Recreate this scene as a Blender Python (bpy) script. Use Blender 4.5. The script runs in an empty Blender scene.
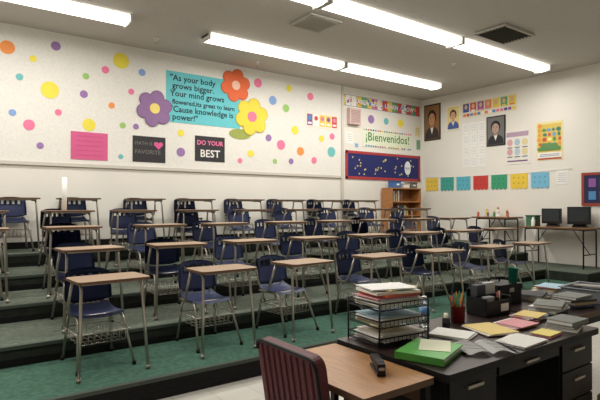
import bpy, bmesh, math, random
from mathutils import Vector, Matrix
random.seed(7)
D=bpy.data; S=bpy.context.scene; COL=S.collection
S.view_settings.view_transform='Standard'
S.view_settings.look='None'

# ------------------------------------------------------------ materials
def lin(c):
    c=c/255.0
    return c/12.92 if c<=0.04045 else ((c+0.055)/1.055)**2.4
def mat(name,rgb,rough=0.6,metal=0.0,var=0.0,scale=8.0,bump=0.0,bscale=40.0,stretch=None,emit=0.0,spec=0.4,alpha=None):
    m=D.materials.new(name); m.use_nodes=True
    nt=m.node_tree; b=nt.nodes['Principled BSDF']
    col=(lin(rgb[0]),lin(rgb[1]),lin(rgb[2]),1)
    b.inputs['Base Color'].default_value=col
    b.inputs['Roughness'].default_value=rough
    b.inputs['Metallic'].default_value=metal
    b.inputs['Specular IOR Level'].default_value=spec
    if emit>0:
        b.inputs['Emission Color'].default_value=col
        b.inputs['Emission Strength'].default_value=emit
    if alpha: b.inputs['Transmission Weight'].default_value=alpha
    tc=nt.nodes.new('ShaderNodeTexCoord'); mp=nt.nodes.new('ShaderNodeMapping')
    nt.links.new(tc.outputs['Object'],mp.inputs['Vector'])
    if stretch: mp.inputs['Scale'].default_value=stretch
    if var>0:
        n=nt.nodes.new('ShaderNodeTexNoise'); n.inputs['Scale'].default_value=scale
        n.inputs['Detail'].default_value=6
        r=nt.nodes.new('ShaderNodeMapRange')
        r.inputs['From Min'].default_value=0.3; r.inputs['From Max'].default_value=0.7
        r.inputs['To Min'].default_value=1-var; r.inputs['To Max'].default_value=1+var*0.6
        mx=nt.nodes.new('ShaderNodeVectorMath'); mx.operation='SCALE'
        mx.inputs[0].default_value=col[:3]
        nt.links.new(mp.outputs['Vector'],n.inputs['Vector'])
        nt.links.new(n.outputs['Fac'],r.inputs['Value'])
        nt.links.new(r.outputs['Result'],mx.inputs['Scale'])
        nt.links.new(mx.outputs['Vector'],b.inputs['Base Color'])
    if bump>0:
        n2=nt.nodes.new('ShaderNodeTexNoise'); n2.inputs['Scale'].default_value=bscale
        bp=nt.nodes.new('ShaderNodeBump'); bp.inputs['Strength'].default_value=bump
        bp.inputs['Distance'].default_value=0.02
        nt.links.new(mp.outputs['Vector'],n2.inputs['Vector'])
        nt.links.new(n2.outputs['Fac'],bp.inputs['Height'])
        nt.links.new(bp.outputs['Normal'],b.inputs['Normal'])
    return m
_c={}
def flat(rgb,rough=0.7):
    k=(tuple(rgb),rough)
    if k not in _c: _c[k]=mat('paper_%d_%d_%d'%tuple(rgb),rgb,rough,var=0.04,scale=5)
    return _c[k]

M_wall=mat('wall_paint',(224,220,211),0.8,var=0.03,scale=1.5,bump=0.12,bscale=60)
M_panel=mat('acoustic_panel_wall',(226,223,216),0.9,var=0.07,scale=45,bump=0.35,bscale=90)
M_ceil=mat('ceiling_plaster',(197,193,187),0.95,var=0.05,scale=30,bump=0.4,bscale=70)
M_trim=mat('trim_paint',(198,193,182),0.5)
M_carpetG=mat('carpet_green',(80,114,98),0.95,var=0.28,scale=22,bump=0.6,bscale=220,spec=.1)
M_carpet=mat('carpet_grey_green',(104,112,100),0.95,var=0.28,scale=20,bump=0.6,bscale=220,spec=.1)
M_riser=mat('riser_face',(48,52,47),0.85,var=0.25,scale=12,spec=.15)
M_riserk=mat('riser_rubber_base',(24,24,25),0.6,var=0.2,scale=14,spec=.2)
M_nose=mat('riser_nosing',(74,82,74),0.7,spec=.2)
M_chrome=mat('chrome_tube',(176,168,158),0.32,metal=0.8,var=0.12,scale=20)
M_lam=mat('desk_laminate',(160,136,112),0.35,var=0.12,scale=14,stretch=(1,5,1))
M_edge=mat('desk_edge',(96,70,52),0.5)
M_blue=mat('navy_plastic',(46,54,86),0.4,var=0.1,scale=9)
M_black=mat('black_metal',(20,20,22),0.5,var=0.15,scale=10,spec=.25)
M_plast=mat('black_plastic',(17,17,19),0.45,spec=.3)
M_dtop=mat('teacher_desk_top',(50,38,36),0.3,var=0.15,scale=10,stretch=(1,6,1))
M_wood=mat('oak_laminate',(172,126,84),0.35,var=0.2,scale=7,stretch=(9,1,1))
M_wood2=mat('pine_wood',(168,114,68),0.5,var=0.18,scale=7,stretch=(1,1,7))
M_maroon=mat('maroon_vinyl',(86,30,40),0.5,var=0.12,scale=20,bump=0.2,bscale=120)
M_white=mat('white_paper',(232,231,228),0.8)
M_fix=mat('fixture_enamel',(225,225,220),0.5)
M_diff=mat('diffuser_lit',(255,252,244),0.5,emit=3.2)
M_dark=mat('vent_dark',(60,56,50),0.7)
M_vent=mat('vent_enamel',(184,179,170),0.6)

M_floor=mat('vinyl_tile',(196,190,176),0.35,var=0.08,scale=14)
nt=M_floor.node_tree
br=nt.nodes.new('ShaderNodeTexBrick'); br.offset=0
br.inputs['Scale'].default_value=1.0; br.inputs['Brick Width'].default_value=0.305; br.inputs['Row Height'].default_value=0.305
br.inputs['Mortar Size'].default_value=0.002
br.inputs['Color1'].default_value=(.50,.48,.43,1); br.inputs['Color2'].default_value=(.54,.52,.47,1); br.inputs['Mortar'].default_value=(.3,.28,.25,1)
tc=nt.nodes.new('ShaderNodeTexCoord'); nt.links.new(tc.outputs['Object'],br.inputs['Vector'])
nt.links.new(br.outputs['Color'],nt.nodes['Principled BSDF'].inputs['Base Color'])

# ------------------------------------------------------------ mesh builder
def rot(z=0,x=0,y=0): return Matrix.Rotation(z,4,'Z')@Matrix.Rotation(y,4,'Y')@Matrix.Rotation(x,4,'X')
class MB:
    def __init__(s): s.bm=bmesh.new(); s.mats=[]; s.M=Matrix.Identity(4)
    def mi(s,m):
        if m not in s.mats: s.mats.append(m)
        return s.mats.index(m)
    def v(s,p): return s.bm.verts.new(s.M@Vector(p))
    def f(s,vs,m,smooth=False):
        try: f=s.bm.faces.new(vs)
        except ValueError: return None
        f.material_index=s.mi(m); f.smooth=smooth; return f
    def box(s,c,d,m,R=None,taper=1.0):
        R=R or Matrix.Identity(4); c=Vector(c); vs=[]
        for k in (-1,1):
            for (i,j) in ((-1,-1),(1,-1),(1,1),(-1,1)):
                tf=taper if k>0 else 1
                vs.append(s.v(c+R@Vector((i*d[0]/2*tf,j*d[1]/2*tf,k*d[2]/2))))
        for q in ((3,2,1,0),(4,5,6,7),(0,1,5,4),(1,2,6,5),(2,3,7,6),(3,0,4,7)):
            s.f([vs[i] for i in q],m)
    def bb(s,x0,x1,y0,y1,z0,z1,m): s.box(((x0+x1)/2,(y0+y1)/2,(z0+z1)/2),(x1-x0,y1-y0,z1-z0),m)
    def tube(s,pts,r,m,seg=8,fil=0.0,radii=None):
        pts=[Vector(p) for p in pts]
        if fil>0:
            out=[pts[0]]
            for i in range(1,len(pts)-1):
                a,b,c=pts[i-1],pts[i],pts[i+1]
                l=min(fil,(a-b).length*.45,(c-b).length*.45)
                p0=b+(a-b).normalized()*l; p2=b+(c-b).normalized()*l
                for t in (0,.33,.67,1): out.append(p0*(1-t)**2+b*2*t*(1-t)+p2*t*t)
            out.append(pts[-1]); pts=out
        n=len(pts); rings=[]; up=None
        for i,p in enumerate(pts):
            t=(pts[min(i+1,n-1)]-pts[max(i-1,0)]).normalized()
            if up is None:
                up=Vector((0,0,1)) if abs(t.z)<.9 else Vector((1,0,0))
            a=t.cross(up)
            if a.length<1e-4: a=t.cross(Vector((0,1,0)))
            a.normalize(); up=a.cross(t).normalized()
            rr=radii[i] if radii else r
            rings.append([s.v(p+a*math.cos(2*math.pi*k/seg)*rr+up*math.sin(2*math.pi*k/seg)*rr) for k in range(seg)])
        for i in range(n-1):
            for k in range(seg):
                s.f([rings[i][k],rings[i][(k+1)%seg],rings[i+1][(k+1)%seg],rings[i+1][k]],m,True)
        s.f(list(reversed(rings[0])),m); s.f(rings[-1],m)
    def cyl(s,p0,p1,r,m,seg=14,r2=None): s.tube([p0,p1],r,m,seg,radii=[r,r if r2 is None else r2])
    def lathe(s,c,prof,m,seg=20):
        c=Vector(c); rings=[]
        for (r,z) in prof:
            rings.append([s.v(c+Vector((r*math.cos(2*math.pi*k/seg),r*math.sin(2*math.pi*k/seg),z))) for k in range(seg)])
        for i in range(len(prof)-1):
            for k in range(seg): s.f([rings[i][k],rings[i][(k+1)%seg],rings[i+1][(k+1)%seg],rings[i+1][k]],m,True)
        s.f(list(reversed(rings[0])),m); s.f(rings[-1],m)
    def prism(s,poly,z0,z1,m,mside=None):
        a=[s.v((x,y,z0)) for x,y in poly]; b=[s.v((x,y,z1)) for x,y in poly]; n=len(poly)
        s.f(list(reversed(a)),m); s.f(b,m)
        for i in range(n): s.f([a[i],a[(i+1)%n],b[(i+1)%n],b[i]],mside or m)
    def sheet(s,fn,nu,nv,th,m,skip=()):
        g=[[s.v(fn(i/nu,j/nv)) for j in range(nv+1)] for i in range(nu+1)]
        fs=[]
        for i in range(nu):
            for j in range(nv):
                if (i,j) in skip: continue
                fs.append(s.f([g[i][j],g[i+1][j],g[i+1][j+1],g[i][j+1]],m,True))
        loose=[v for r in g for v in r if not v.link_faces]
        for v in loose: s.bm.verts.remove(v)
        bmesh.ops.solidify(s.bm,geom=fs,thickness=th)
    def text(s,txt,x,y,size,m,z=0.006,align='LEFT',bold=0.0,rotz=0):
        cu=D.curves.new('t','FONT'); cu.body=txt; cu.size=size; cu.align_x=align; cu.resolution_u=2; cu.offset=bold
        ob=D.objects.new('t',cu); COL.objects.link(ob)
        bpy.context.view_layer.update()
        me=D.meshes.new_from_object(ob.evaluated_get(bpy.context.evaluated_depsgraph_get()))
        n0=len(s.bm.verts); nf=len(s.bm.faces)
        s.bm.from_mesh(me)
        s.bm.verts.ensure_lookup_table(); s.bm.faces.ensure_lookup_table()
        R=Matrix.Rotation(rotz,4,'Z')
        for vv in s.bm.verts[n0:]: vv.co=s.M@(Vector((x,y,z))+R@vv.co)
        k=s.mi(m)
        for ff in s.bm.faces[nf:]: ff.material_index=k
        D.objects.remove(ob); D.curves.remove(cu); D.meshes.remove(me)
    def done(s,name,loc=(0,0,0),rz=0,R=None,bevel=0):
        bmesh.ops.recalc_face_normals(s.bm,faces=s.bm.faces)
        me=D.meshes.new(name); s.bm.to_mesh(me); s.bm.free()
        for m in s.mats: me.materials.append(m)
        return place(me,name,loc,rz,R,bevel)
def place(me,name,loc,rz=0,R=None,bevel=0):
    o=D.objects.new(name,me); COL.objects.link(o)
    o.matrix_world=Matrix.Translation(loc)@(R if R else Matrix.Rotation(rz,4,'Z'))
    if bevel:
        b=o.modifiers.new('bevel','BEVEL'); b.width=bevel; b.segments=2; b.limit_method='ANGLE'
    return o
def rrect(x0,x1,y0,y1,r,n=5):
    P=[]
    for (cx,cy,a0) in ((x1-r,y1-r,0),(x0+r,y1-r,90),(x0+r,y0+r,180),(x1-r,y0+r,270)):
        for k in range(n+1):
            a=math.radians(a0+90*k/n); P.append((cx+r*math.cos(a),cy+r*math.sin(a)))
    return P
def disc(x,y,rx,ry=None,n=20): 
    ry=ry or rx; return [(x+rx*math.cos(2*math.pi*q/n),y+ry*math.sin(2*math.pi*q/n)) for q in range(n)]

# ------------------------------------------------------------ room
WY=8.5; RX=10.1; LX=-3.0; FY=-2.5; CZ=4.16
b=MB(); b.bb(LX-.1,RX+.1,FY-.1,WY+.1,-.1,0,M_floor); b.done('floor')
b=MB(); b.bb(LX-.1,RX+.1,FY-.1,WY+.1,CZ,CZ+.1,M_ceil); b.done('ceiling')
b=MB(); b.bb(LX-.1,RX+.1,WY,WY+.1,0,CZ,M_wall); b.done('wall_back')
b=MB(); b.bb(RX,RX+.1,FY,WY,0,CZ,M_wall); b.done('wall_right')
b=MB(); b.bb(LX-.1,LX,FY,WY,0,CZ,M_wall); b.done('wall_left')
b=MB(); b.bb(LX-.1,RX+.1,FY-.1,FY,0,CZ,M_wall); b.done('wall_front')
b=MB(); b.bb(LX,7.36,WY-.02,WY,2.15,CZ,M_panel); b.done('trim_acoustic_panel')
b=MB(); b.bb(LX,7.36,WY-.035,WY,2.10,2.15,M_trim); b.done('trim_1')
b=MB(); b.bb(7.36,7.42,WY-.04,WY,.85,CZ,M_trim); b.done('trim_2')

edges=[3.8,4.75,5.7,6.65,7.6,WY]; H=.17
for i in range(5):
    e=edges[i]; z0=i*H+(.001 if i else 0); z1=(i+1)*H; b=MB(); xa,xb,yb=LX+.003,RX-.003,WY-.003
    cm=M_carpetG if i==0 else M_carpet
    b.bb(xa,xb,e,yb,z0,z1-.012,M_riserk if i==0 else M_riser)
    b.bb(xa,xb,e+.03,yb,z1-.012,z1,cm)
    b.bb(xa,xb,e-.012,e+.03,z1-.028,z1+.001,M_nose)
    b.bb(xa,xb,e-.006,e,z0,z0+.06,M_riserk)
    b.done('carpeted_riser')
b=MB(); b.bb(8.95,RX-.004,4.0,4.735,H+.002,2*H-.012,M_riser); b.bb(8.95,RX-.004,4.0,4.735,2*H-.012,2*H,M_carpet); b.done('carpeted_landing')
b=MB(); b.bb(LX,7.3,WY-.012,WY,5*H,5*H+.1,M_riserk); b.done('baseboard_back')
b=MB(); b.bb(RX-.012,RX,FY,3.78,0,.1,M_riserk); b.done('baseboard_right')

# ------------------------------------------------------------ lights
def fixture(x0,x1,y):
    b=MB(); L=x1-x0
    b.box((0,0,-.02),(L,.24,.04),M_fix)
    P=[(-.15,0),(-.13,-.055),(-.07,-.085),(.07,-.085),(.13,-.055),(.15,0)]
    for sx in (-1,1): b.box((sx*(L/2-.012),0,-.055),(.024,.32,.1),M_fix)
    va=[b.v((-L/2+.02,p[0],p[1]-.02)) for p in P]; vb=[b.v((L/2-.02,p[0],p[1]-.02)) for p in P]
    for i in range(5): b.f([va[i],va[i+1],vb[i+1],vb[i]],M_diff)
    o=b.done('fluorescent_fixture',((x0+x1)/2,y,CZ))
    ld=D.lights.new('fluorescent_tubes','AREA'); ld.shape='RECTANGLE'; ld.size=L-.1; ld.size_y=.14
    ld.energy=16.5*L; ld.color=(1.0,.965,.905)
    lo=D.objects.new('fluorescent_tube_light',ld); COL.objects.link(lo); lo.location=((x0+x1)/2,y,CZ-.125)
    lo.parent=o; lo.matrix_parent_inverse=o.matrix_world.inverted()
for (x0,x1) in ((-1.7,2.27),(3.45,6.22),(6.26,9.03)): fixture(x0,x1,7.2)
for (x0,x1) in ((-1.5,1.25),(1.29,4.05),(4.09,6.8),(6.82,9.5)): fixture(x0,x1,5.05)
for (x0,x1) in ((-1.5,1.25),(2.8,5.5)): fixture(x0,x1,2.9)

def ceiling_vent(x,y,w,d,dark,name):
    b=MB(); m=M_dark if dark else M_vent
    b.box((0,0,-.01),(w,d,.02),m)
    b.box((0,d/2,-.025),(w+.06,.04,.03),M_vent); b.box((0,-d/2,-.025),(w+.06,.04,.03),M_vent)
    b.box((w/2,0,-.025),(.04,d,.03),M_vent); b.box((-w/2,0,-.025),(.04,d,.03),M_vent)
    n=9
    for i in range(n):
        b.box((0,-d/2+d*(i+.5)/n,-.03),(w,.012,.035),M_dark if dark else M_vent,rot(x=.6))
    if not dark: b.box((0,0,-.022),(w*.9,d*.9,.004),M_dark)
    b.done(name,(x,y,CZ))
ceiling_vent(4.5,5.75,.5,.5,False,'air_diffuser')
ceiling_vent(7.15,4.4,.75,.5,True,'ceiling_air_vent')
def hook(x,y):
    b=MB(); b.cyl((0,0,0),(0,0,-.02),.04,M_fix); b.cyl((0,0,-.02),(0,0,-.07),.012,M_fix); b.lathe((0,0,-.1),[(.005,0),(.03,.005),(.03,.02),(.01,.03)],M_vent); b.done('fire_sprinkler_head',(x,y,CZ))
hook(4.9,8.0); hook(7.9,5.9); hook(2.9,7.8)

# ------------------------------------------------------------ wall decor
RB=Matrix.Rotation(math.pi/2,4,'X')
RR=Matrix.Rotation(-math.pi/2,4,'Z')@Matrix.Rotation(math.pi/2,4,'X')
def bk(b,name,x,z,panel=True): return b.done(name,(x,WY-.001-(.02 if panel and x<7.36 else 0),z),R=RB)
def rt(b,name,y,z): return b.done(name,(RX-.001,y,z),R=RR)
INK=flat((25,30,35))
b=MB(); w,h=1.47,.90
b.box((0,0,.003),(w,h,.006),flat((100,190,198)))
for i,t in enumerate(['"As your body','grows bigger.','Your mind grows',"flowered,its great to learn",'"Cause knowledge is','power!"']):
    b.text(t,-w/2+.07+(.04 if i in(1,3,5) else 0),h/2-.16-i*.138,.150 if len(t)<22 else .118,INK,z=.008,bold=.0025)
bk(b,'poem_poster',4.06,3.41)
def flower(x,z,r,colr,cc,n=6):
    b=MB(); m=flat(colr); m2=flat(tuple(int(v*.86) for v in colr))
    for k in range(n):
        a=2*math.pi*k/n+.3; cx,cy=math.cos(a)*r*.6,math.sin(a)*r*.6
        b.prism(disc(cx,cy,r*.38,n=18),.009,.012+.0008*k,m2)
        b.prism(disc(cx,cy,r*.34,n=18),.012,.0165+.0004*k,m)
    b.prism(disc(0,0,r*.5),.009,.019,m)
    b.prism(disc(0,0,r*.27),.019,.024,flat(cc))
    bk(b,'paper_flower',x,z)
flower(4.70,3.78,.33,(222,104,60),(240,190,170))
flower(3.12,3.16,.33,(142,108,152),(235,215,120))
flower(5.06,3.22,.38,(228,206,70),(220,120,150))
b=MB(); b.prism(disc(0,0,.24,.1),.001,.007,flat((150,160,80))); bk(b,'paper_leaf',4.80,2.86)
b=MB(); b.box((0,0,.003),(.56,.44,.006),flat((206,92,138)))
for k in range(5): b.box((0,.15-k*.075,.0065),(.4,.008,.002),flat((190,76,122)))
bk(b,'pink_poster',2.06,2.44)
CH=flat((48,46,50))
b=MB(); b.box((0,0,.003),(.57,.44,.006),CH); b.text('MATH IS MY',-.25,.07,.08,flat((120,116,110)),z=.0075); b.text('FAVORITE',-.25,-.08,.1,flat((120,116,110)),z=.0075)
hp=[]
for q in range(24):
    t=2*math.pi*q/24; hp.append((.16+.005*16*math.sin(t)**3,.08+.0047*(13*math.cos(t)-5*math.cos(2*t)-2*math.cos(3*t)-math.cos(4*t))))
b.prism(hp,.004,.009,flat((216,90,146)))
bk(b,'chalkboard_poster',3.03,2.45)
b=MB(); b.box((0,0,.003),(.60,.46,.006),CH); b.text('DO YOUR',0,.07,.115,flat((226,116,160)),z=.0075,align='CENTER',bold=.003); b.text('BEST',0,-.15,.19,flat((225,222,216)),z=.0075,align='CENTER',bold=.003)
bk(b,'chalkboard_poster',4.17,2.53)
C={'y':(230,214,76),'o':(236,146,76),'p':(230,120,156),'v':(150,116,170),'g':(150,192,110),'t':(110,184,184),'b':(130,160,208)}
dots=[(.91,3.81,.10,'o'),(1.56,3.95,.07,'v'),(2.55,3.89,.13,'y'),(1.48,3.26,.13,'y'),(2.0,3.55,.05,'g'),(2.3,3.7,.06,'p'),(1.97,3.26,.06,'v'),
(1.2,2.7,.08,'p'),(.98,2.86,.05,'b'),(2.05,2.78,.1,'y'),(2.58,2.82,.05,'g'),(3.6,2.44,.08,'v'),(3.6,2.78,.06,'y'),(1.6,2.93,.05,'p'),(1.07,3.4,.05,'t'),
(2.72,3.4,.05,'p'),(2.4,3.13,.05,'o'),(5.2,3.9,.09,'p'),(5.55,3.6,.09,'b'),(5.87,3.48,.08,'g'),(5.45,2.84,.07,'v'),(5.75,2.72,.1,'p'),(6.1,3.05,.09,'y'),
(6.24,2.62,.09,'o'),(6.5,3.8,.08,'p'),(6.8,2.93,.07,'y'),(7.08,2.66,.11,'t'),(5.04,2.5,.07,'y'),(4.8,2.35,.05,'p'),(8.3,3.5,.1,'v'),(9.3,3.5,.1,'y'),(8.8,3.5,.08,'t'),
(5.95,3.9,.07,'y'),(6.0,2.4,.06,'v'),(6.6,2.45,.07,'p'),(1.25,3.7,.05,'y'),(2.9,3.75,.06,'b'),(5.6,2.38,.05,'g'),(2.55,2.3,.04,'t'),(2.8,2.82,.05,'v'),(1.35,2.4,.05,'v'),(7.1,3.0,.07,'p')]
b1=MB(); b2=MB()
for (x,z,r,c) in dots:
    (b1 if x<7.36 else b2).prism(disc(x,z,r),0,.004,flat(C[c]))
b1.done('paper_polka_dots',(0,WY-.021,0),R=RB); b2.done('paper_polka_dots',(0,WY-.001,0),R=RB)
VIV=[(200,76,66),(226,194,76),(80,136,186),(96,160,96),(216,130,66),(140,84,150),(232,228,220),(66,84,146),(216,124,156)]
def mosaic(b,w,h,nx,ny,cols,z=.007,gap=.9):
    for i in range(nx):
        for j in range(ny):
            b.box((-w/2+w*(i+.5)/nx,-h/2+h*(j+.5)/ny,z),(w/nx*gap,h/ny*gap,.003),flat(random.choice(cols)))
b=MB(); b.box((0,0,.003),(.88,.32,.006),flat((226,222,208)))
for k in range(5):
    b.box((-.34+.17*k,0,.007),(.14,.24,.003),flat(random.choice(VIV))); b.prism(disc(-.34+.17*k,.04,.05,n=12),.0085,.011,flat(random.choice(VIV))); b.box((-.34+.17*k,-.07,.009),(.1,.04,.002),M_white)
bk(b,'collage_poster',6.82,3.31)
b=MB(); w,h=3.0,.25; b.box((0,0,.003),(w,h,.006),flat((86,104,160))); mosaic(b,w,h,18,1,VIV,gap=.93)
for i in range(50):
    b.prism(disc(random.uniform(-w/2+.06,w/2-.06),random.uniform(-.06,.06),random.uniform(.025,.055),n=10),.0085,.0105+i*.0001,flat(random.choice(VIV)))
b.text('LEER ES SABER  READ  LEARN  GROW',0,-.05,.15,M_white,z=.018,align='CENTER',bold=.003)
bk(b,'border_banner',8.5,3.86,False)
b=MB(); w,h=1.66,.42; b.box((0,0,.003),(w,h,.006),flat((220,226,200)))
b.text('\u00a1Bienvenidos!',0,-.06,.28,flat((70,130,74)),z=.0075,align='CENTER',bold=.003)
for i in range(22):
    for s_ in (-1,1): b.box((-w/2+w*(i+.5)/22,s_*(h/2-.025),.007),(.05,.034,.003),flat(random.choice(VIV)))
bk(b,'welcome_banner',8.86,3.06,False)
b=MB(); b.box((0,0,.05),(.34,.36,.1),mat('speaker_case',(206,180,174),.6)); b.box((0,0,.102),(.27,.29,.008),flat((190,162,156)))
for i in range(8): b.box((0,-.12+i*.034,.107),(.25,.006,.006),flat((150,124,120)))
bk(b,'wall_speaker',7.72,3.50,False)
b=MB(); w,h=2.5,.64; b.box((0,0,.008),(w,h,.016),flat((32,38,96)))
RED=flat((176,60,60))
for i in range(42):
    x=-w/2+w*(i+.5)/42
    for s_ in (-1,1): b.prism(disc(x,s_*(h/2-.03),.034,n=12),.016,.021,RED)
for j in range(11):
    y=-h/2+h*(j+.5)/11
    for s_ in (-1,1): b.prism(disc(s_*(w/2-.03),y,.034,n=12),.016,.021,RED)
for k in range(34):
    x=random.uniform(-1.1,1.05);y=random.uniform(-.22,.22);P=[]
    for q in range(10):
        r=.026 if q%2==0 else .011; P.append((x+r*math.cos(q*.628),y+r*math.sin(q*.628)))
    b.prism(P,.016,.019,flat((226,212,130)))
b.prism(disc(.78,0,.11,.17),.0195,.022,flat((226,226,230)))
b.text('READ',.78,-.03,.07,flat((40,50,120)),z=.024,align='CENTER')
bk(b,'bulletin_board',8.75,2.41,False)
for (x,z,w,h,c) in ((7.62,3.02,.2,.26,(236,234,228)),(7.84,2.86,.12,.1,(180,205,230)),(9.92,3.35,.2,.26,(230,215,160)),(9.95,3.02,.14,.24,(126,166,126))):
    b=MB(); b.box((0,0,.002),(w,h,.004),flat(c))
    for k in range(4): b.box((0,h*.3-k*h*.18,.0045),(w*.7,.006,.002),INK)
    bk(b,'notice_paper',x,z,False)

def portrait(y,z,w,h,bg,fr,coat,skin,hair):
    b=MB(); b.box((0,0,.008),(w,h,.016),flat(fr)); b.box((0,0,.018),(w*.88,h*.92,.006),flat(bg))
    sh=[(w*.42,-h*.45),(w*.40,-h*.30),(w*.32,-h*.21),(w*.14,-h*.13),(-w*.14,-h*.13),(-w*.32,-h*.21),(-w*.40,-h*.30),(-w*.42,-h*.45)]
    b.prism(sh,.021,.024,flat(coat))
    b.prism([(-.05,-h*.13),(.05,-h*.13),(0,-h*.33)],.0242,.026,flat((226,222,214)))
    b.prism(disc(0,h*.14,w*.25,h*.2),.021,.0255,flat(hair))
    b.box((0,-h*.1,.0265),(w*.14,h*.12,.003),flat(tuple(int(v*.85) for v in skin)))
    b.prism(disc(0,h*.08,w*.19,h*.165),.0255,.029,flat(skin))
    for s_ in (-1,1): b.box((s_*w*.08,h*.11,.0295),(w*.06,h*.015,.002),INK); b.box((s_*w*.08,h*.145,.0295),(w*.07,h*.01,.002),flat(hair))
    b.prism([(-w*.02,h*.04),(w*.02,h*.04),(0,h*.1)],.029,.031,flat(tuple(int(v*.8) for v in skin)))
    b.box((0,-h*.01,.0295),(w*.12,h*.014,.002),flat((150,70,60)))
    rt(b,'framed_portrait',y,z)
portrait(8.17,3.56,.50,.90,(134,98,60),(56,42,34),(58,50,48),(190,140,104),(40,30,26))
portrait(7.54,3.58,.38,.58,(226,206,140),(236,232,216),(70,90,150),(214,166,140),(80,50,40))
portrait(6.42,3.14,.46,.66,(110,108,106),(26,26,28),(40,40,44),(176,150,134),(30,30,30))
b=MB(); w,h=1.38,.36; b.box((0,0,.003),(w,h,.006),flat((220,212,186)))
for k in range(7):
    x=-.58+.193*k; b.box((x,.05,.007),(.16,.2,.003),flat(random.choice(VIV))); b.prism(disc(x,.07,.04,.055,12),.0085,.0105,flat((210,170,140))); b.box((x,-.03,.0095),(.1,.04,.002),flat(random.choice(VIV)))
for k in range(14): b.box((-.62+.095*k,-.12,.007),(.075,.06,.003),flat(random.choice(VIV)))
rt(b,'picture_banner',6.61,3.71)
b=MB()
for i in range(3):
    for j in range(4):
        cx,cy=-.21+.21*i,-.36+.26*j
        b.box((cx,cy,.002),(.19,.24,.003),M_white)
        for k in range(5): b.box((cx,cy+.07-k*.035,.004),(.14,.006,.0015),flat((165,165,165)))
rt(b,'student_work_papers',6.99,2.86)
b=MB(); b.box((0,0,.003),(.56,.74,.006),flat((226,222,214)))
b.box((0,.27,.007),(.5,.1,.003),flat((176,150,170)))
for k in range(6):
    b.prism(disc(-.17+.17*(k%3),.1-.2*(k//3),.065,.075,14),.006,.009,flat(((206,160,160),(170,190,200),(214,200,150))[k%3])); b.box((-.17+.17*(k%3),-.01-.2*(k//3),.0075),(.12,.02,.002),flat((90,90,110)))
b.box((0,-.3,.0075),(.46,.03,.002),flat((120,90,130)))
rt(b,'classroom_rules_poster',5.92,2.74)
# market-scene drawing with caption
b=MB(); b.box((0,0,.003),(.54,.78,.006),flat((226,214,160))); b.box((0,.06,.007),(.48,.56,.004),flat((214,186,90)))
for k in range(26):
    x=-.2+.1*(k%5)+random.uniform(-.015,.015); y=-.16+.095*(k//5)
    b.prism(disc(x,y,random.uniform(.03,.05),random.uniform(.03,.045),10),.009,.0115+.0001*k,flat(random.choice([(90,150,80),(70,130,110),(200,90,70),(226,150,70),(110,160,200),(240,226,150)])))
b.prism([(-.22,-.2),(.22,-.2),(.16,-.06),(-.14,-.04)],.014,.016,flat((96,140,84)))
b.box((0,-.29,.007),(.48,.1,.003),M_white)
for k in range(2): b.box((0,-.275-.03*k,.0095),(.4,.01,.002),flat((90,90,110)))
b.box((0,-.362,.0075),(.48,.03,.003),flat((180,70,60)))
rt(b,'illustrated_poster',5.23,2.80)
b=MB(); cols=[(222,190,76),(66,156,144),(90,172,190),(196,62,56),(58,150,110),(226,194,66),(116,180,208)]
b.tube([(-1.89,.02,.012),(-.8,0,.012),(.6,0,.012),(1.75,.04,.012)],.004,M_white,6)
for i,c in enumerate(cols):
    x=-1.85+i*.46; w=.38; P=[(x,0),(x+w,0)]
    n=8
    for k in range(n+1):
        t=1-k/n; P.append((x+w*t,-.30-(.035 if k%2 else 0)))
    b.prism(list(reversed(P)),.008,.011,flat(c))
    m2=flat(tuple(int(v*.84) for v in c))
    for k in range(3):
        for q in range(2): b.prism(disc(x+w*(.22+.28*k),-.09-.11*q,.022,n=6),.011,.0125,m2)
rt(b,'papel_picado_garland',6.53,2.17)
b=MB(); b.box((0,0,.002),(.22,.28,.004),M_white)
for k in range(5): b.box((0,.08-k*.04,.0045),(.16,.006,.002),flat((120,120,120)))
rt(b,'notice_paper',4.98,2.05)
b=MB(); b.box((0,0,.01),(1.1,.62,.02),flat((30,38,78))); FR=flat((150,62,44))
for s_ in (-1,1): b.box((0,s_*.29,.022),(1.1,.05,.012),FR); b.box((s_*.53,0,.0222),(.05,.62,.012),FR)
for k in range(8): b.box((-.36+.2*(k%4),.12-.24*(k//4),.022),(.13,.16,.004),flat(random.choice(VIV)))
rt(b,'bulletin_board',4.05,1.80)

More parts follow.
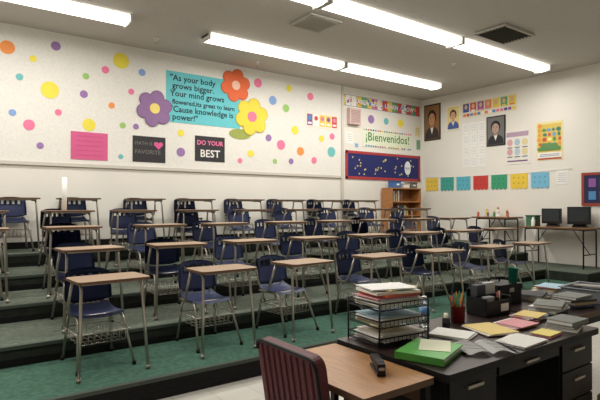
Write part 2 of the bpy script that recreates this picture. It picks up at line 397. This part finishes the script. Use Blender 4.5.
# ------------------------------------------------------------ student desk (faces -Y)
def desk_mesh(var):
    b=MB()
    b.prism(rrect(-.285,.285,-.42,-.03,.05),.730,.741,M_edge); b.prism(rrect(-.283,.283,-.418,-.032,.05),.741,.750,M_lam,M_edge)
    b.box((0,-.35,.722),(.48,.03,.016),M_chrome); b.box((0,-.08,.722),(.48,.03,.016),M_chrome)
    for s_ in (-1,1):
        b.tube([(s_*.22,-.06,.718),(s_*.235,-.32,.712),(s_*.27,-.38,.015)],.0125,M_chrome,8,fil=.05)
        b.cyl((s_*.27,-.38,0),(s_*.27,-.38,.03),.018,M_chrome,10)
    for s_ in (-1,) if var==0 else (-1,1):
        b.tube([(s_*.225,-.05,.715),(s_*.24,.02,.52),(s_*.21,.10,.415),(s_*.17,.30,.405)],.0125,M_chrome,8,fil=.06)
    for s_ in (-1,1):
        b.tube([(s_*.225,-.20,.015),(s_*.18,-.04,.405),(s_*.17,.25,.405),(s_*.21,.30,.0)],.0115,M_chrome,8,fil=.05)
        b.cyl((s_*.21,.30,0),(s_*.21,.30,.03),.017,M_plast,10)
        b.cyl((s_*.225,-.20,0),(s_*.225,-.20,.03),.017,M_plast,10)
        b.tube([(s_*.16,.20,.41),(s_*.16,.32,.44),(s_*.14,.345,.68)],.011,M_chrome,8,fil=.06)
    b.cyl((-.17,.02,.405),(.17,.02,.405),.01,M_chrome,8); b.cyl((-.17,.24,.405),(.17,.24,.405),.01,M_chrome,8)
    z=.20
    b.tube([(-.21,-.14,z+.09),(.21,-.14,z+.09),(.21,.26,z+.09),(-.21,.26,z+.09),(-.21,-.14,z+.09)],.005,M_chrome,6)
    for k in range(8):
        x=-.175+.05*k; b.tube([(x,-.14,z+.09),(x,-.12,z),(x,.24,z),(x,.26,z+.09)],.0034,M_chrome,5)
    for k in range(4):
        y=-.10+.11*k; b.tube([(-.21,y,z+.09),(-.19,y,z-.002),(.19,y,z-.002),(.21,y,z+.09)],.0034,M_chrome,5)
    for s_ in (-1,1): b.cyl((s_*.2,-.1,.29),(s_*.185,-.02,.40),.005,M_chrome,6); b.cyl((s_*.2,.24,.29),(s_*.175,.24,.40),.005,M_chrome,6)
    def seat(u,v):
        x=(u-.5)*2
        wx=.205*(1-.10*v)*(1-.06*abs(2*v-1)**4)
        zz=.425+.018*x*x-.022*math.sin(math.pi*min(1,v*1.1))-.03*(max(0,.18-v)/.18)**2+.03*max(0,v-.85)/.15
        return (x*wx,-.06+.37*v,zz)
    b.sheet(seat,8,8,.009,M_blue)
    def back(u,v):
        x=(u-.5)*2
        wx=.20*(1-.10*max(0,v-.4)*1.2)
        zz=.47+.30*v
        if v>.8: zz-=.035*abs(x)**3*((v-.8)/.2)
        if v<.2: zz+=.035*abs(x)**3*((.2-v)/.2)
        return (x*wx,.315+.05*v-.05*x*x,zz)
    skip=set()
    for i in (2,4,6,8):
        for j in (7,8): skip.add((i,j))
    b.sheet(back,11,11,.009,M_blue,skip)
    bmesh.ops.recalc_face_normals(b.bm,faces=b.bm.faces)
    me=D.meshes.new('student_desk_mesh'); b.bm.to_mesh(me); b.bm.free()
    for m in b.mats: me.materials.append(m)
    return me
DM=[desk_mesh(0),desk_mesh(1)]
rows=[[1.13,2.16,3.12,4.22,5.35,6.45,7.5],[1.22,2.16,3.05,3.98,5.0,6.05,7.1,8.15],[.42,1.3,2.25,3.2,4.15,5.1,6.1,7.1,8.15],
      [.5,1.4,2.3,3.25,4.2,5.15,6.15,7.15,8.15],[.95,1.8,2.75,3.65,4.6,5.55,6.55,7.5]]
for i,r in enumerate(rows):
    for x in r:
        a=random.uniform(-.12,.12) if i<4 else random.uniform(-.06,.06)
        place(DM[random.randint(0,1)],'student_desk',(x+random.uniform(-.03,.03),edges[i]+(.615 if i==0 else .58 if i<4 else .52)+random.uniform(-.01,.01),(i+1)*H+.002),a)
b=MB(); b.lathe((0,0,0),[(.03,0),(.03,.42),(.022,.42),(.022,.40)],M_white); b.done('paper_roll',(1.40,7.02,4*H+.755))

# ------------------------------------------------------------ bookshelf
b=MB(); w,h,d=1.0,1.05,.34; t=.025
b.bb(-w/2,-w/2+t,-d,0,0,h,M_wood2); b.bb(w/2-t,w/2,-d,0,0,h,M_wood2); b.bb(-w/2+t,w/2-t,-.012,0,.0,h,M_wood2)
for z in (.05,.38,.71,h-t): b.bb(-w/2+t,w/2-t,-d,-.012,z,z+t,M_wood2)
b.bb(-w/2+t,w/2-t,-d+.01,-d+.03,0,.05,M_wood2)
for zi,(zz,fill) in enumerate(((.075,.85),(.405,.6),(.735,.4))):
    x=-w/2+.05
    while x<-w/2+w*fill:
        bw=random.uniform(.02,.05); bh=random.uniform(.18,.26); b.bb(x,x+bw*.92,-d+.06,-.05,zz,zz+bh,flat(random.choice([(120,60,50),(60,80,120),(200,190,170),(70,110,90),(200,170,100),(90,80,90)]))); x+=bw
b.done('bookshelf',(9.1,8.46,5*H+.002))
for (x,w,h,c) in ((8.85,.2,.14,(70,110,165)),(9.15,.2,.08,(226,222,214)),(9.42,.2,.12,(110,104,96))):
    b=MB(); b.box((0,0,h/2),(w,.22,h),flat(c)); b.box((0,0,h+.012),(w+.02,.24,.024),flat(tuple(int(v*.85) for v in c))); b.box((0,-.112,h*.55),(w*.4,.006,h*.3),M_white)
    b.done('storage_box',(x,8.28,5*H+1.055),bevel=.005)

# ------------------------------------------------------------ side tables
def folding_table(x,y,z,w,l,h=.74):
    b=MB(); b.prism(rrect(-w/2,w/2,-l/2,l/2,.03),h-.03,h,M_wood,M_edge)
    for s_ in (-1,1):
        y0=s_*(l/2-.1)
        b.tube([(-w/2+.06,y0,.0),(-w/2+.06,y0,h-.045),(w/2-.06,y0,h-.045),(w/2-.06,y0,.0)],.014,M_black,8,fil=.04)
        b.cyl((-w/2+.06,y0,.25),(w/2-.06,y0,.25),.01,M_black,8)
        b.cyl((0,y0,.25),(0,s_*(l/2-.4),h-.04),.008,M_black,8)
    b.box((0,0,h-.045),(.04,l-.2,.03),M_black)
    return b.done('folding_table',(x,y,z))
folding_table(9.72,6.17,3*H+.002,.6,.86)
folding_table(9.72,4.85,2*H+.002,.62,1.3)
def statuette(x,y,z,h,c1,c2):
    b=MB(); b.lathe((0,0,0),[(h*.25,0),(h*.25,h*.05),(h*.2,h*.08),(h*.13,h*.45),(h*.17,h*.6),(h*.07,h*.68)],flat(c1))
    b.lathe((0,0,h*.66),[(h*.03,0),(h*.12,h*.08),(h*.13,h*.18),(h*.08,h*.28),(h*.02,h*.32)],flat(c2))
    for s_ in (-1,1): b.tube([(s_*h*.15,0,h*.58),(s_*h*.25,-.01,h*.42),(s_*h*.14,-h*.14,h*.35)],h*.035,flat(c1),6)
    b.done('figurine',(x,y,z))
z1=3*H+.744
for k,(dx,dy,h,c1,c2) in enumerate(((-.15,.35,.14,(180,80,60),(220,190,150)),(.1,.3,.2,(210,180,90),(230,210,190)),(-.1,.15,.12,(60,100,150),(220,190,150)),(.12,.05,.22,(226,222,216),(190,150,120)),(-.18,-.05,.15,(90,140,90),(220,190,150)),(.1,-.18,.17,(160,90,130),(220,190,150)),(-.12,-.3,.13,(200,130,60),(120,80,60)))):
    statuette(9.72+dx,6.17+dy,z1,h,c1,c2)
z2=2*H+.744
def crt(x,y,z,s,rz):
    b=MB(); b.box((0,0,.03),(.26*s,.24*s,.06),M_plast,taper=.8); b.box((0,-.12*s,.06+.17*s),(.40*s,.12*s,.34*s),M_plast)
    b.M=Matrix.Translation((0,.08*s,.06+.17*s))@Matrix.Rotation(-math.pi/2,4,'X'); b.box((0,0,0),(.37*s,.30*s,.28*s),M_black,taper=.6); b.M=Matrix.Identity(4)
    b.box((0,-.182*s,.06+.18*s),(.34*s,.006,.26*s),flat((44,50,54),.2)); b.done('crt_monitor',(x,y,z),rz,bevel=.008)
crt(9.78,4.50,z2,.95,-1.25); crt(9.78,5.0,z2,.85,-1.35)
b=MB(); b.box((0,0,.1),(.24,.18,.2),flat((66,110,80))); b.box((0,0,.205),(.26,.2,.02),flat((44,84,60))); b.done('storage_box',(9.7,5.36,z2),.1)
b=MB(); b.lathe((0,0,0),[(.032,0),(.035,.01),(.035,.12),(.016,.155),(.014,.18)],M_white); b.done('bottle',(9.5,5.25,z2))
# ------------------------------------------------------------ teacher's desk
def tdesk(x0,x1,y0,y1,name):
    b=MB(); w=x1-x0; d=y1-y0; h=.76
    b.prism(rrect(0,w,0,d,.015),h-.035,h,M_dtop,M_black)
    b.bb(.02,w-.02,d-.06,d-.04,.12,h-.035,M_black)
    for px in (.03,w-.03-.38):
        b.bb(px,px+.38,.04,d-.06,.08,h-.035,M_black)
        for (za,zb) in ((.10,.38),(.39,.55),(.56,.715)):
            b.bb(px+.012,px+.368,.025,.04,za,zb,M_plast); b.box((px+.19,.018,(za+zb)/2+.03),(.12,.014,.014),M_chrome)
        for (a,c) in ((.03,.08),(.35,.08),(.03,d-.12),(.35,d-.12)): b.bb(px+a-.015,px+a+.015,c-.015,c+.015,0,.08,M_chrome)
    b.bb(.41,w-.41,.04,.3,h-.1,h-.035,M_black); b.bb(.43,w-.43,.028,.04,h-.095,h-.04,M_plast); b.box((w/2,.02,h-.068),(.12,.012,.012),M_chrome)
    return b.done(name,(x0,y0,0))
tdesk(1.82,3.26,1.39,2.14,'teacher_desk')
b=MB(); b.prism(rrect(0,1.5,0,.75,.02),.725,.76,M_dtop,M_edge)
for (x,y) in ((.06,.06),(1.44,.06),(.06,.69),(1.44,.69)): b.bb(x-.02,x+.02,y-.02,y+.02,0,.725,M_black)
for y in (.06,.69): b.bb(.08,1.42,y-.012,y+.012,.66,.725,M_black)
b.done('work_table',(3.30,1.62,0))
b=MB(); CB=mat('cardboard',(176,140,100),.8,var=.1); 
for (x0,x1,y0,y1) in ((-.2,-.194,-.15,.15),(.194,.2,-.15,.15),(-.194,.194,-.15,-.144),(-.194,.194,.144,.15)): b.bb(x0,x1,y0,y1,0,.3,CB)
b.bb(-.2,.2,-.15,.15,0,.006,CB)
for k in range(7): b.box((-.15+.05*k,0,.17),(.012,.26,.3),flat([(226,140,160),(232,228,220),(222,200,110)][k%3]),rot(y=.08))
b.done('cardboard_box',(3.62,1.34,0),.1)
b=MB(); w,d,h=.43,.68,.74
b.prism(rrect(0,w,0,d,.012),h-.03,h,M_wood,M_edge)
for (x,y) in ((.03,.03),(w-.03,.03),(.03,d-.03),(w-.03,d-.03)): b.bb(x-.016,x+.016,y-.016,y+.016,0,h-.03,M_black)
b.bb(.03,w-.03,d-.04,d-.02,h-.12,h-.03,M_edge); b.bb(w-.04,w-.02,.03,d-.03,h-.12,h-.03,M_edge)
b.done('wooden_side_table',(1.375,1.45,0))
b=MB()
for s_ in (-1,1):
    b.tube([(s_*.21,.26,0),(s_*.205,.2,.42),(s_*.205,.235,.60),(s_*.20,.275,.86)],.013,M_black,8,fil=.05)
    b.tube([(s_*.21,-.22,0),(s_*.2,-.19,.42),(s_*.2,.2,.42)],.013,M_black,8,fil=.04)
b.cyl((-.2,-.17,.41),(.2,-.17,.41),.012,M_black,8); b.cyl((-.205,.2,.3),(.205,.2,.3),.01,M_black,8)
b.prism(rrect(-.215,.215,-.22,.2,.04),.42,.475,M_maroon)
b.M=Matrix.Translation((0,.245,.70))@Matrix.Rotation(math.radians(-9),4,'X')@Matrix.Rotation(math.pi/2,4,'X')
b.prism(rrect(-.225,.225,-.19,.19,.05),-.022,.028,M_maroon)
b.tube([(x,y,-.024) for x,y in rrect(-.223,.223,-.188,.188,.05)],.009,M_black,6)
for k in range(9): b.tube([(-.18+.045*k,-.16,.028),(-.18+.045*k,.16,.028)],.009,M_maroon,6); b.tube([(-.18+.045*k,-.17,-.022),(-.18+.045*k,.17,-.022)],.009,M_maroon,6)
b.M=Matrix.Identity(4)
b.done('padded_chair',(1.53,1.80,0),math.pi/2,bevel=.004)

# ---- desk clutter
TZ=.762
WH=[(228,227,222),(220,218,212),(232,230,226)]
MIX=WH+[(216,190,120),(210,146,150),(156,184,200),(230,226,218)]
DULL=[(92,60,60),(70,80,104),(170,150,120),(214,210,202),(60,60,64),(120,122,116)]
def stack(x,y,z,n,w,d,cols,rz,name='paper_stack',th=.004,jit=.01,rj=.08):
    b=MB(); zz=0
    for k in range(n):
        t=th*random.uniform(.6,1.5)
        c=random.choice(cols); R=rot(z=random.uniform(-rj,rj)); o=(random.uniform(-jit,jit),random.uniform(-jit,jit))
        if th>.01:
            cm=flat(c); b.box((o[0],o[1],zz+t*.06),(w,d,t*.12),cm,R); b.box((o[0],o[1],zz+t*.5),(w-.012,d-.012,t*.74),M_white,R); b.box((o[0],o[1],zz+t*.9),(w,d,t*.12),cm,R)
            e=R@Vector((0,-d/2+.002,0)); b.box((o[0]+e.x,o[1]+e.y,zz+t*.48),(w,.004,t*.9),cm,R)
        else: b.box((o[0],o[1],zz+t/2),(w,d,t*.92),flat(c),R)
        zz+=t
    b.done(name,(x,y,z),rz); return zz
b=MB(); w,d=.34,.27
for i,z in enumerate((.01,.10,.19)):
    b.tube([(-w/2,-d/2,z+.035),(w/2,-d/2,z+.035),(w/2,d/2,z+.035),(-w/2,d/2,z+.035),(-w/2,-d/2,z+.035)],.004,M_plast,6)
    b.tube([(-w/2,-d/2,z),(w/2,-d/2,z),(w/2,d/2,z),(-w/2,d/2,z),(-w/2,-d/2,z)],.003,M_plast,6)
    for k in range(12): x=-w/2+w*(k+.5)/12; b.tube([(x,-d/2,z+.035),(x,-d/2,z),(x,d/2,z),(x,d/2,z+.035)],.0018,M_plast,5)
    zz=z+.004
    for k in range((11,10,12)[i]):
        b.box((random.uniform(-.016,.016),random.uniform(-.012,.012),zz+.002),(.28,.215,.0036),flat(random.choice(MIX if k>6 or i==1 else WH)),rot(z=random.uniform(-.09,.09))); zz+=.0042
for (x,y) in ((-w/2,-d/2),(w/2,-d/2),(w/2,d/2),(-w/2,d/2)): b.cyl((x,y,0),(x,y,.225),.005,M_plast,8)
b.box((.02,0,.254),(.27,.21,.014),flat((190,90,66)),rot(z=.1)); b.box((0,0,.269),(.28,.215,.014),flat((232,228,220)),rot(z=-.12)); b.box((.03,.01,.281),(.25,.19,.006),flat((222,206,160)),rot(z=.2)); b.box((-.01,.0,.288),(.27,.2,.006),M_white,rot(z=-.22))
b.done('letter_tray',(2.05,1.97,TZ),-.1)
b=MB(); b.box((0,0,.004),(.30,.24,.006),flat((76,150,66),.4)); b.box((.01,0,.018),(.28,.22,.022),M_white); b.box((0,0,.032),(.30,.24,.005),flat((88,170,74),.4)); b.box((-.15,0,.018),(.006,.24,.034),flat((76,150,66),.4)); b.box((.05,-.01,.036),(.2,.15,.002),flat((226,228,200)),rot(z=.3)); b.done('green_binder',(1.995,1.635,TZ),.35)
b=MB()
for s_ in (-1,1):
    def pg(u,v,s_=s_): return (s_*(.002+.14*u),(v-.5)*.21,.006+.02*math.sin(math.pi*min(1,u*1.3))*(1-u*.5))
    b.sheet(pg,8,2,.004,M_white)
    for k in range(7): b.box((s_*.08,-.08+.026*k,.0285),(.11,.003,.001),flat((130,130,130)))
b.done('open_book',(2.285,1.535,TZ+.001),-.5)
stack(2.58,1.50,TZ,3,.25,.17,WH,.1); stack(2.66,1.74,TZ,3,.2,.25,MIX,-.35); stack(2.40,1.80,TZ,3,.18,.22,WH,.3)
stack(2.84,1.50,TZ,3,.15,.11,[(224,208,120),(218,150,164)],.1,'notepad',.005); stack(2.90,1.72,TZ,5,.2,.17,MIX,-.2,jit=.015,rj=.3)
stack(3.09,1.51,TZ,3,.2,.16,DULL,.15,'book_stack',.02,.01,.15); stack(3.14,1.77,TZ,8,.19,.15,MIX,.1,jit=.01,rj=.3)
for (x,y,n,rz) in ((3.46,1.80,3,.2),(3.80,1.80,4,-.2),(3.84,2.12,3,.3)):
    stack(x,y,TZ,n,.24,.18,DULL,rz,'book_stack',.02,.015,.2)
stack(4.62,1.8,TZ,10,.2,.2,MIX,.1,jit=.01,rj=.4)
b=MB(); PT=mat('grey_plastic',(132,136,142),.35)
b.box((0,0,.004),(.38,.28,.008),PT)
for s_ in (-1,1): b.box((s_*.19,0,.05),(.006,.286,.1),PT); b.box((0,s_*.14,.05),(.386,.006,.1),PT); b.box((0,s_*.15,.098),(.41,.02,.006),PT); b.box((s_*.2,0,.098),(.02,.3,.006),PT)
for k in range(9): b.box((random.uniform(-.01,.01),random.uniform(-.01,.01),.012+k*.006),(.28,.21,.005),flat(random.choice(MIX)),rot(z=random.uniform(-.05,.05)))
b.box((.02,.0,.1),(.26,.2,.012),flat((200,196,188)),rot(z=.2,y=.12))
b.done('plastic_tray',(4.20,1.86,TZ),.08)
stack(4.26,2.19,TZ,14,.26,.2,MIX,.1,jit=.01,rj=.3)
# pencil cup
b=MB(); b.lathe((0,0,0),[(.043,0),(.045,.1),(.047,.1),(.04,.098),(.038,.01)],flat((120,36,34),.4))
for k in range(15):
    a=k*2.4; r=.006+.0012*k; dx,dy=math.cos(a),math.sin(a); L=random.uniform(.13,.18)
    p0=Vector((r*dx,r*dy,.012)); p1=Vector(((r+.02)*dx,(r+.02)*dy,L)); c=random.choice([(214,150,50),(190,50,46),(200,70,40),(40,60,120),(210,180,80),(60,130,80)])
    b.tube([p0,p1,p1+(p1-p0)*.08],.004,flat(c,.4),6,radii=[.004,.004,.001])
b.done('pencil_cup',(2.70,1.99,TZ))
M_water=mat('clear_plastic',(225,235,240),.08,alpha=.85)
b=MB(); b.lathe((0,0,0),[(.026,0),(.032,.006),(.032,.05),(.029,.06),(.032,.07),(.032,.12),(.02,.15),(.012,.165)],M_water); b.lathe((0,0,.07),[(.0325,0),(.0325,.045)],flat((90,140,190),.4)); b.cyl((0,0,.163),(0,0,.182),.014,M_white,14); b.done('water_bottle',(2.44,2.04,TZ))
b=MB(); b.bb(-.13,.13,-.08,-.074,0,.10,M_plast); b.bb(-.13,.13,.074,.08,0,.17,M_plast); b.bb(-.13,.13,-.08,.08,0,.006,M_plast); b.bb(-.13,.13,0,.006,0,.13,M_plast)
for x in (-.13,0,.124): b.bb(x,x+.006,-.08,.08,0,.12,M_plast)
b.box((-.06,.04,.11),(.1,.05,.17),flat((60,62,70)),rot(z=.05)); b.box((.06,.045,.11),(.1,.03,.18),flat((190,190,190))); b.box((-.06,-.04,.07),(.08,.04,.11),flat((150,150,152))); b.box((.06,-.083,.05),(.08,.004,.05),M_white)
for k in range(4): b.cyl((.03+.02*k,-.04,.01),(.025+.025*k,-.05+.01*k,.15),.004,flat([(190,60,50),(40,60,120),(210,170,60),(30,30,30)][k]),6)
b.done('desk_organizer',(3.08,2.02,TZ),-.05)
b=MB(); w,d,h=.28,.2,.15; b.prism(rrect(-w/2,w/2,-d/2,d/2,.03),0,h*.75,M_plast); b.prism(rrect(-w/2-.006,w/2+.006,-d/2-.006,d/2+.006,.03),h*.75,h,M_black)
b.tube([(-.06,.05,h),(-.06,.05,h+.03),(.06,.05,h+.03),(.06,.05,h)],.007,M_plast,8,fil=.02); b.box((0,-d/2-.004,h*.72),(.05,.008,.03),M_chrome); b.done('black_case',(3.50,2.20,TZ),-.1,bevel=.004)
b=MB(); b.lathe((0,0,0),[(.030,0),(.038,.11),(.04,.11),(.034,.108),(.028,.02)],flat((30,120,100),.3)); b.done('tumbler',(3.58,2.14,TZ+.152))
b=MB(); P=[(-.07,0),(.08,0),(.08,.045),(.05,.035),(.0,.06),(-.05,.055),(-.07,.03)]
b.M=Matrix.Rotation(math.pi/2,4,'X'); b.prism(P,-.02,.02,M_plast); b.M=Matrix.Identity(4); b.cyl((-.02,-.012,.05),(-.02,.012,.05),.03,flat((220,215,190)),20); b.done('tape_dispenser',(2.56,1.97,TZ),.6)
b=MB(); b.box((0,0,.006),(.17,.04,.012),M_plast); b.box((-.01,0,.028),(.16,.026,.014),M_chrome,rot(y=.07)); 
b.M=Matrix.Rotation(math.pi/2,4,'X'); b.prism([(-.08,.02),(.09,.03),(.095,.045),(.07,.058),(-.06,.062),(-.085,.05)],-.018,.018,M_plast); b.M=Matrix.Identity(4)
b.box((-.075,0,.03),(.02,.036,.05),M_plast); b.done('stapler',(1.66,1.66,.742),1.0,bevel=.003)

# ------------------------------------------------------------ camera
cd=D.cameras.new('camera'); cam=D.objects.new('camera',cd); COL.objects.link(cam); S.camera=cam
cd.sensor_width=36; cd.lens=505/600*36; cd.clip_start=.05
yaw=math.radians(36.3); pitch=math.radians(.57)
cam.location=(0,0,1.5)
cam.rotation_euler=(math.pi/2+pitch,0,-yaw)
w=D.worlds.new('world'); S.world=w; w.use_nodes=True
w.node_tree.nodes['Background'].inputs[0].default_value=(.9,.88,.85,1); w.node_tree.nodes['Background'].inputs[1].default_value=.15
